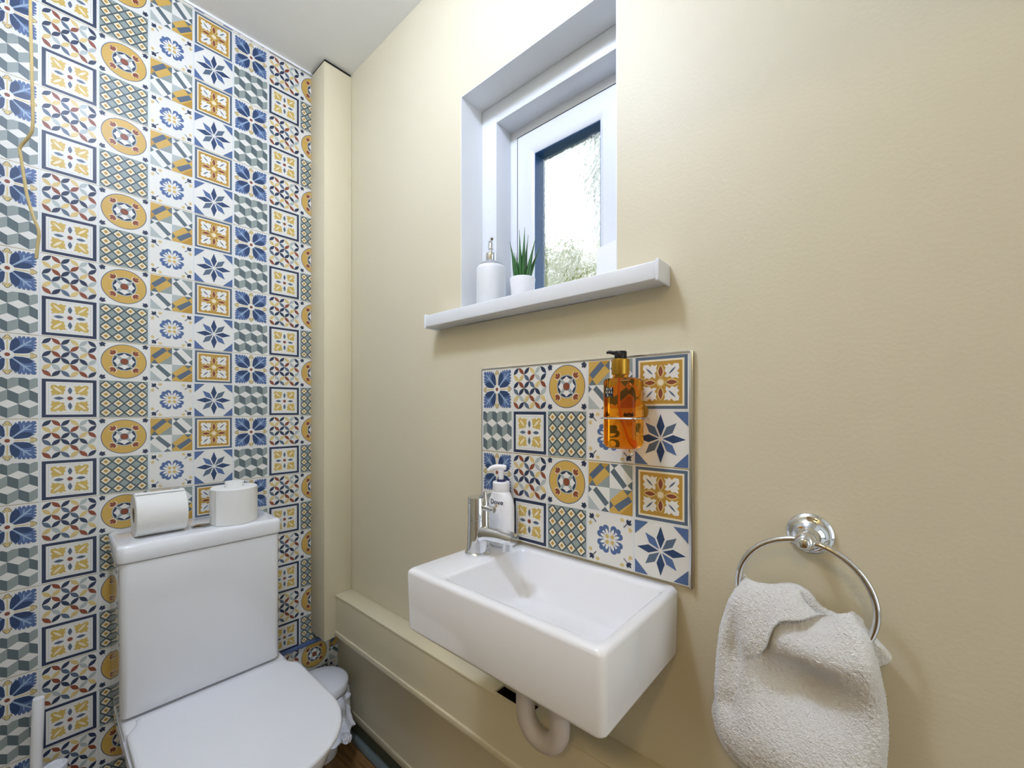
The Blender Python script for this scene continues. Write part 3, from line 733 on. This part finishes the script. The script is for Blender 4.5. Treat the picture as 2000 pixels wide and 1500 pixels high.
# ------------------------------------------------------------------ white pump bottle on the basin
def lotion():
    cx, cy, z0 = .8655, -.0390, -.3093
    o = root('soap_bottle', (cx, cy, z0), 'white plastic hand wash pump bottle with dark lettering behind the tap', 'bottle')
    bm = NB(); rs = []
    ax, ay = .0345, .0225
    prof = [(0, .88), (.002, .95), (.006, 1.0), (.05, 1.02), (.091, 1.0), (.103, .93), (.112, .80), (.118, .66), (.1215, .56), (.123, .52)]
    for h, s in prof:
        ring = []
        for i in range(44):
            a = 2*pi*i/44; r = min(s, 1); yy = ay*s if s > .6 else ax*s
            yy = max(min(ay*s*1.0, ay), .0001) if s > .75 else ay*.75+(ax*s-ay*.75)*((.75-s)/.23 if s < .75 else 0)
            ring.append((cx+ax*s*cos(a), cy+yy*sin(a), z0+h))
        rs.append(ring)
    rings(bm, rs); fix(bm); bd = link('body', bm, PLAST, o, smooth=50)
    bm = NB(); lathe(bm, [(.0185, .122), (.0195, .124), (.0195, .142), (.018, .144), (.010, .1442)], (cx, cy, z0), 32); link('collar', bm, PLAST, o)
    bm = NB(); lathe(bm, [(.0105, .144), (.0105, .1485), (.006, .149)], (cx, cy, z0), 24); link('locking_ring', bm, NAVY_CAP, o, label='dark blue locking ring')
    bm = NB(); lathe(bm, [(.0058, .1485), (.0062, .164), (.0075, .172)], (cx, cy, z0), 20)
    d = Vector((-.80, -.60, 0)).normalized()
    P = [Vector((cx, cy, z0+.175))-d*.012, Vector((cx, cy, z0+.1765)), Vector((cx, cy, z0+.1765))+d*.012, Vector((cx, cy, z0+.173))+d*.024, Vector((cx, cy, z0+.1685))+d*.030]
    tube(bm, bez(P, 4), [.004]*1+[.0062]*9+[.0055]*3+[.004]*4, 16); link('pump', bm, PLAST, o)
    def wrap(bm, zc, ox=0):
        for v in bm.verts:
            u, h = v.co.x+ox, v.co.y; a = -pi/2+u/.031+.16
            k = 1.02*1.006
            v.co = Vector((cx+ax*k*cos(a), cy+ay*k*sin(a), z0+zc+h)) + Vector((0, 0, 0))
        return bm
    bm = wrap(text_mesh('Dove', .0148, .0, .0002), .1005); link('lettering', bm, NAVY_TEXT, bd, smooth=0, label='dark brand lettering')
    bm = NB(); bm.faces.new([bm.verts.new((x, y, 0)) for x, y in lens((-.004, 0), (.004, .001), .004)]); wrap(bm, .0915); link('emblem', bm, GOLD_TEXT, bd, smooth=0)
    bm = NB(); 
    for k in range(2): bm.faces.new([bm.verts.new((x, y, 0)) for x, y in ((-.012, -.0005+.003*k), (.012, -.0005+.003*k), (.012, .0001+.003*k), (-.012, .0001+.003*k))])
    wrap(bm, .081); link('small_print', bm, GREY_TEXT, bd, smooth=0)
lotion()

# ------------------------------------------------------------------ amber bottle in its wire holder
def amber():
    x0, x1, y0, y1, zb, zt = 1.1405, 1.2015, -.0705, -.0240, -.0705, .0545
    cx, cy = (x0+x1)/2, (y0+y1)/2; cx2 = 1.1655
    o = root('soap_bottle', (cx, cy, zb), 'amber glass hand soap bottle with gold collar and black pump held against the splashback', 'bottle')
    bm = NB(); rs = []
    for z, d in ((zb, .010), (zb+.0015, .005), (zb+.005, .0015), (zb+.010, 0), (zt-.005, 0), (zt-.0015, .0018), (zt, .006), (zt+.001, .014)):
        rs.append(rrect(x0+d, x1-d, y0+d*.8, y1-d*.8, .009, z))
    rs.append([(cx2+.014*cos(radians(3.2*0)+a), cy+.014*sin(a), zt+.0015) for a in [2*pi*(i+.5)/28 for i in range(28)]])
    rs.append([(cx2+.0135*cos(a), cy+.0135*sin(a), zt+.009) for a in [2*pi*(i+.5)/28 for i in range(28)]])
    rings(bm, rs); fix(bm); bd = link('body', bm, AMBER, o, smooth=50)
    bm = NB(); tube(bm, bez([(cx2, cy, zt-.001), (cx2+.001, cy, 0), (cx2+.012, cy+.002, -.04), (cx2+.022, cy+.003, zb+.006)], 6), .0022, 10); link('dip_tube', bm, mat('amber_tube', (214, 120, 24), .3, var=.05), bd)
    bm = NB(); lathe(bm, [(.0155, .0070), (.0158, .008), (.0158, .0335), (.0150, .0345), (.007, .0346)], (cx2, cy, zt), 36); link('collar', bm, GOLDM, o, label='gold collar')
    bm = NB(); lathe(bm, [(.0105, .0345), (.0110, .036), (.0110, .0475), (.0100, .0490)], (cx2, cy, zt), 28)
    d = Vector((-.93, -.36, 0)).normalized(); P0 = Vector((cx2, cy, zt+.0455))
    tube(bm, [P0, P0+d*.012+Vector((0, 0, .001)), P0+d*.020+Vector((0, 0, .003)), P0+d*.025+Vector((0, 0, .002))], [.0045, .0036, .003, .0022], 12); link('pump', bm, BLACKP, o, label='black pump head')
    # small black label with white letters in a three by three grid
    lx0, lz0, s = x0+.0065, .0205, .0165
    bm = NB(); box(bm, lx0, lx0+s, y0-.0003, y0-.0001, lz0, lz0+s+.001); lb = link('label_patch', bm, mat('black_label', (26, 24, 30), .5, var=.1), bd, label='small black square label')
    bm = text_mesh('R I T\nU A L\nS . .', .0058, .0, .00012)
    for v in bm.verts: v.co = Vector((lx0+s/2+v.co.x*.98, y0-.0004, lz0+s/2+.0006+v.co.y))
    link('lettering', bm, WHITE_TEXT, lb, smooth=0)
    # holder
    h = root('bottle_holder', (cx, -.007, -.015), 'chrome wire holder gripping the amber soap bottle on the splashback', 'holder')
    zw = -.0165
    bm = NB(); g = .0022
    pts = [(p[0], p[1], zw) for p in rrect(x0-g-.001, x1+g+.002, y0-g-.0012, -.0095, .010, zw, 5)]
    tube(bm, pts, .0015, 10, closed=True); link('wire_hoop', bm, CHROME, h)
    bm = NB(); tube(bm, bez([(x1-.020, -.0095, -.02), (x1-.020, -.0098, -.06), (x1-.020, -.014, -.0765), (x1-.020, -.030, -.0748), (x1-.020, -.045, -.0735), (x1-.016, -.052, -.0755), (x1-.012, -.050, -.080), (x1-.016, -.044, -.083)], 6), .0014, 8); link('bottom_hook', bm, CHROME, h)
    bm = NB(); lathe(bm, [(.015, -.0002), (.0155, -.002), (.011, -.004), (.004, -.006)], (x1-.016, -.0074, -.005), 28, axis='y'); fix(bm); link('suction_disc', bm, mat('clear_amber_disc', (206, 160, 70), .15, trans=.5, var=.02), h)
amber()

# ------------------------------------------------------------------ things on the sill
def dispenser():
    cx, cy, z0 = .7640, .032, ST+.0003
    o = root('soap_dispenser', (cx, cy, z0), 'white round soap dispenser with a chrome pump at the left end of the window sill', 'soap dispenser')
    bm = NB(); lathe(bm, [(.036, 0), (.0375, .002), (.0375, .104), (.0368, .109), (.034, .113), (.0335, .1132)], (cx, cy, z0), 44); link('body', bm, mat('frosted_white', (228, 230, 234), .4, var=.01), o, smooth=50)
    bm = NB(); lathe(bm, [(.0336, .1132), (.030, .118), (.024, .123), (.0145, .128), (.0125, .130)], (cx, cy, z0), 44); link('shoulder', bm, mat('clear_shoulder', (226, 230, 236), .08, trans=.6, ior=1.4, var=.01), o, smooth=50)
    bm = NB(); lathe(bm, [(.0130, .128), (.0135, .129), (.0135, .147), (.012, .149), (.005, .1492), (.0048, .158), (.0075, .1585), (.0075, .178), (.0065, .1795)], (cx, cy, z0), 32)
    P = Vector((cx, cy, z0+.176)); d = Vector((.74, -.67, 0)).normalized()
    tube(bm, [P, P+d*.018, P+d*.030+Vector((0, 0, -.001)), P+d*.036+Vector((0, 0, -.005))], [.0042, .0040, .0036, .0032], 12); link('pump', bm, CHROME, o, label='chrome pump')
def plant():
    cx, cy, z0 = .868, .034, ST+.0003
    o = root('potted_plant', (cx, cy, z0), 'spiky green succulent in a small white pot on the window sill', 'plant')
    bm = NB(); lathe(bm, [(.0235, 0), (.0245, .002), (.0310, .0605), (.0305, .0625), (.0285, .0625), (.0275, .054), (.0, .054)][:-1], (cx, cy, z0), 40); pot = link('pot', bm, mat('matt_white_pot', (232, 232, 236), .5, var=.01), o, smooth=50)
    bm = NB(); lathe(bm, [(.0276, .053), (.0276, .0555), (.01, .057)], (cx, cy, z0), 24); link('soil', bm, SOIL, pot)
    # leaves: (base offset along image-x, depth, lean along image-x, lean depth, height, width)
    L = [(-.014, .002, -.017, .0, .102, .0055), (-.004, -.006, -.004, .004, .128, .0048), (.001, .000, .004, -.003, .133, .0060), (.004, .006, .010, .004, .120, .0045), (.010, -.004, .022, .0, .110, .0052), (.013, .004, .032, .002, .095, .0045),
         (-.010, -.004, -.011, -.006, .070, .0050), (.002, -.010, -.001, -.008, .086, .0045), (.006, .009, .014, .010, .075, .0045), (-.006, .010, -.010, .010, .080, .0045), (.009, -.009, .012, -.006, .060, .0045)]
    rt = Vector((cos(PHI), sin(PHI), 0)); fw = Vector((-sin(PHI), cos(PHI), 0))
    for bx, by, lx, ly, h, w_ in L:
        b = Vector((cx, cy, z0+.052))+rt*bx+fw*by; pts = []; rd = []
        for k in range(11):
            t = k/10; pts.append(b+rt*(lx*t**1.25)+fw*(ly*t)+Vector((0, 0, h*t))); rd.append(max(w_*(1-t**1.6)*(.85+.4*sin(pi*min(t*1.5, 1))), .0004))
        bm = NB(); tube(bm, pts, rd, 8); link('leaf', bm, LEAF, o, smooth=60)
def sill_box():
    o = root('white_box', (1.085, .085, ST), 'plain white box at the right end of the sill in front of the glass', 'box')
    R = Matrix.Rotation(radians(-16), 4, 'Z')
    bm = NB(); box(bm, 1.0555, 1.1155, .058, .112, ST+.0003, .350, bev=.0025, seg=3, rot=R); link('box_body', bm, mat('white_card', (240, 241, 244), .4, var=.01), o)
dispenser(); plant(); sill_box()

# ------------------------------------------------------------------ towel ring and towel
RC = Vector((1.4345, -.046, -.2585)); RR = .0785
def towel_ring():
    o = root('towel_ring', (1.4395, 0, -.180), 'round chrome towel ring on a wall rose right of the basin', 'towel ring')
    c = (1.4395, -.0003, -.180)
    bm = NB(); lathe(bm, [(.0290, 0), (.0295, -.002), (.0290, -.004), (.0270, -.0050), (.0272, -.0065), (.0255, -.0080), (.0235, -.0085), (.019, -.0105), (.012, -.016), (.0085, -.022), (.008, -.032)], c, 48, axis='y'); fix(bm); link('rose', bm, CHROME, o, smooth=50)
    bm = NB(); bmesh.ops.create_uvsphere(bm, u_segments=28, v_segments=16, radius=.0125)
    bmesh.ops.translate(bm, verts=bm.verts, vec=Vector((c[0]-.001, -.046, -.181)))
    lathe(bm, [(.0075, -.0), (.0078, -.004), (.005, -.006)], (c[0]-.001, -.0565, -.181), 24, axis='y')
    fix(bm); link('ball_joint', bm, CHROME, o, smooth=60)
    bm = NB(); tube(bm, [RC+Vector((RR*sin(a), 0, RR*cos(a))) for a in [2*pi*i/72 for i in range(72)]], .0043, 16, closed=True); link('ring', bm, CHROME, o)
towel_ring()
def interp(pts, t):
    if t <= pts[0][0]: return pts[0][1]
    for (a, va), (b, vb) in zip(pts, pts[1:]):
        if t <= b:
            s = (t-a)/(b-a); return va+(vb-va)*s
    return pts[-1][1]
def towel():
    top = [(0, -.250), (.14, -.252), (.24, -.251), (.42, -.2450), (.54, -.2485), (.62, -.2635), (.71, -.2745), (.85, -.268), (.965, -.2620), (1, -.2737)]
    lft = [(.250, 1.361), (.288, 1.3433), (.3295, 1.3327), (.377, 1.3277), (.424, 1.3256), (.461, 1.3292), (.484, 1.3340), (.495, 1.348), (.504, 1.385), (.53, 1.43), (.66, 1.46)]
    rgt = [(.262, 1.4934), (.2737, 1.4982), (.2875, 1.5069), (.3152, 1.5153), (.3496, 1.5208), (.3788, 1.5235), (.403, 1.524), (.4284, 1.5222), (.55, 1.519), (.66, 1.510)]
    NU, NV = 230, 300; ZB = -.655
    from mathutils import noise
    def g(x, z, cx, cz, sx, sz): return math.exp(-((x-cx)/sx)**2-((z-cz)/sz)**2)
    def lip(x): return interp([(1.380, -.352), (1.3915, -.339), (1.3977, -.3296), (1.402, -.3124), (1.4062, -.2990), (1.413, -.2895), (1.42, -.2855), (1.44, -.2800), (1.4596, -.2735), (1.475, -.270)], x)
    def surf(u, v):
        zt = interp(top, u); z = zt+(ZB-zt)*v
        xl, xr = interp(lft, -z), interp(rgt, -z)
        x = xl+(xr-xl)*u
        dz = zt-z
        y = -.050
        y -= .026*(1-math.exp(-dz/.018))                                # rolls over the ring
        y -= .016*g(x, z, 1.455, -.318, .060, .026)                     # swell above the pocket
        y += .034*g(x, z, 1.440, -.372, .052, .033)                     # dished pocket
        y -= .022*g(x, z, 1.440, -.465, .10, .050)
        y += .012*g(x, z, 1.356, -.345, .010, .050)+.010*g(x, z, 1.350, -.430, .014, .018)
        y -= .008*g(x, z, 1.378, -.345, .013, .060)
        y += .010*g(x, z, 1.512, -.455, .012, .05)
        if 1.372 < x < 1.478:                                            # left fold overlaps the rest along a lip
            zl = lip(x); d = z-zl
            k = 1/(1+math.exp(-max(min(d/.0012, 30), -30)))
            fade = max(0, min(1, (1.476-x)/.03))*max(0, min(1, (x-1.374)/.016))
            y -= .009*k*math.exp(-max(d, 0)/.026)*fade
            y += .017*(1-k)*math.exp(-max(-d, 0)/.016)*fade
        e = min(u, 1-u)
        y += .020*math.exp(-e/.032)                                      # sides turn back to the wall
        n = noise.noise(Vector((x*30, z*30, 3)))*.0020+noise.noise(Vector((x*260, z*260, 1)))*.0012+noise.noise(Vector((x*700, z*700, 5)))*.0013
        edge = noise.noise(Vector((z*500, u*3, 9)))*.0016*(1 if u > .5 else -1)*(math.exp(-e/.015))
        return Vector((x+edge, min(y-n, -.006), z+noise.noise(Vector((x*500, 0, 4)))*.0012*math.exp(-v/.01)))
    bm = NB(); F = [[bm.verts.new(surf(i/NU, j/NV)) for i in range(NU+1)] for j in range(NV+1)]
    for j in range(NV):
        for i in range(NU): bm.faces.new((F[j][i], F[j][i+1], F[j+1][i+1], F[j+1][i]))
    o = root('towel', (1.43, -.05, -.655), 'fluffy white hand towel draped through the chrome towel ring', 'towel')
    Bk = [[bm.verts.new(F[j][i].co+Vector((0, .0085, 0))) if 0 < i < NU and j > 0 else F[j][i] for i in range(0, NU+1)] for j in range(NV+1)]
    for j in range(NV):
        for i in range(NU):
            q = (Bk[j][i], Bk[j+1][i], Bk[j+1][i+1], Bk[j][i+1])
            if len(set(q)) >= 3:
                try: bm.faces.new([v for k, v in enumerate(q) if v not in q[:k]])
                except ValueError: pass
    for v in bm.verts: v.co.y = min(v.co.y, -.004)
    link('front_layer', bm, TERRY, o, smooth=60)
    def slab(name, out, y0, y1):
        bm = NB(); P = bez([Vector((x, 0, z)) for x, z in out]+[Vector((out[0][0], 0, out[0][1]))], 6)[:-1]
        c = Vector((1.435, 0, -.40)); rs = []
        for yy, s_ in ((y1, .975), (y1-.001, .99), ((y0+y1)/2, 1.0), (y0+.001, .99), (y0, .975)):
            rs.append([Vector((c.x+(p.x-c.x)*s_+noise.noise(Vector((p.z*400, p.x*400, 2)))*.0008, yy, c.z+(p.z-c.z)*s_+noise.noise(Vector((p.x*400, p.z*400, 7)))*.0008)) for p in P])
        rings(bm, rs); fix(bm); link(name, bm, TERRY, o, smooth=60)
    slab('back_layer', [(1.372, -.262), (1.395, -.258), (1.4099, -.2520), (1.4278, -.2500), (1.4430, -.2580), (1.4545, -.272), (1.470, -.277), (1.490, -.281), (1.502, -.286), (1.5150, -.2990), (1.5265, -.3120), (1.5235, -.3190), (1.5140, -.330), (1.510, -.37), (1.508, -.45), (1.505, -.64), (1.39, -.64), (1.35, -.53), (1.345, -.45), (1.345, -.38), (1.350, -.33), (1.360, -.28)], -.035, -.018)
    slab('rear_fold', [(1.345, -.40), (1.3200, -.4580), (1.3216, -.4830), (1.3268, -.5000), (1.3400, -.5190), (1.362, -.533), (1.42, -.56), (1.48, -.60), (1.50, -.50), (1.48, -.42)], -.052, -.040)
towel()

# ------------------------------------------------------------------ ceiling light
def ceiling_light():
    c = (.90, -.66, CZ)
    o = root('ceiling_light', c, 'round white ceiling light above the middle of the room', 'ceiling light')
    bm = NB(); lathe(bm, [(.105, -.0003), (.108, -.008), (.104, -.020), (.096, -.022)], c, 48); fix(bm); link('base', bm, PLAST, o)
    bm = NB(); lathe(bm, [(.075, -.022), (.080, -.045), (.078, -.075), (.066, -.100), (.045, -.116), (.01, -.122)], c, 48); fix(bm); link('diffuser', bm, LAMPM, o)
ceiling_light()

# ------------------------------------------------------------------ garden outside the window
bm = NB(); box(bm, -6, 5, WT+.001, 8, FZ-.12, FZ-.02); struct('ground', bm, GROUND, smooth=0)
def shrub(name, label, c, ext, n, size, col, trunk):
    o = root(name, (c[0], c[1], FZ-.02), label, 'shrub', 'shrubs outside the window')
    rnd = random.Random(n); bm = NB()
    for k in range(n):
        d = Vector((rnd.gauss(0, 1), rnd.gauss(0, 1), rnd.gauss(0, 1))).normalized()*(rnd.random()**.45)
        p = Vector((c[0]+d.x*ext[0], c[1]+d.y*ext[1], c[2]+d.z*ext[2]))
        a = Vector((rnd.uniform(-1, 1), rnd.uniform(-1, 1), rnd.uniform(-1, 1))).normalized(); b = a.cross(Vector((rnd.uniform(-1, 1), rnd.uniform(-1, 1), rnd.uniform(-1, 1)))).normalized()
        s = size*rnd.uniform(.6, 1.2)
        bm.faces.new([bm.verts.new(p+a*s*x+b*s*y*.5) for x, y in ((-1, 0), (-.3, -.6), (.4, -.5), (1, 0), (.4, .5), (-.3, .6))])
    link('foliage', bm, mat('foliage_'+name, col, .6, var=.45, vscale=3), o, smooth=0)
    bm = NB(); tube(bm, [(c[0], c[1], FZ-.02), (c[0]+.03, c[1], FZ+1), (c[0], c[1], c[2])], [.05, .04, .02], 10); link('trunk', bm, mat('bark', (90, 76, 58), .9, var=.3, vscale=20), o)
# E(px,py,y): the point where a sight line through the pane reaches distance y
def E_(px, py, y):
    d = Vector((-sin(PHI), cos(PHI), 0))+Vector((cos(PHI), sin(PHI), 0))*((px-1000)/818.06)+Vector((0, 0, 1))*((798.65-py)/818.06)
    t = (y+.74085)/d.y; return Vector((1.5164, -.74085, 0))+d*t
a = E_(1095, 575, 2.2); shrub('garden_shrub', 'yellow-green shrub seen blurred through the lower half of the window glass', a, (.62, .35, .42), 1500, .05, (150, 158, 84), 1)
a = E_(1196, 330, 3.4); shrub('garden_tree', 'darker green tree seen blurred along the right edge of the window glass', a, (.20, .3, 1.25), 1500, .06, (70, 110, 72), 1)
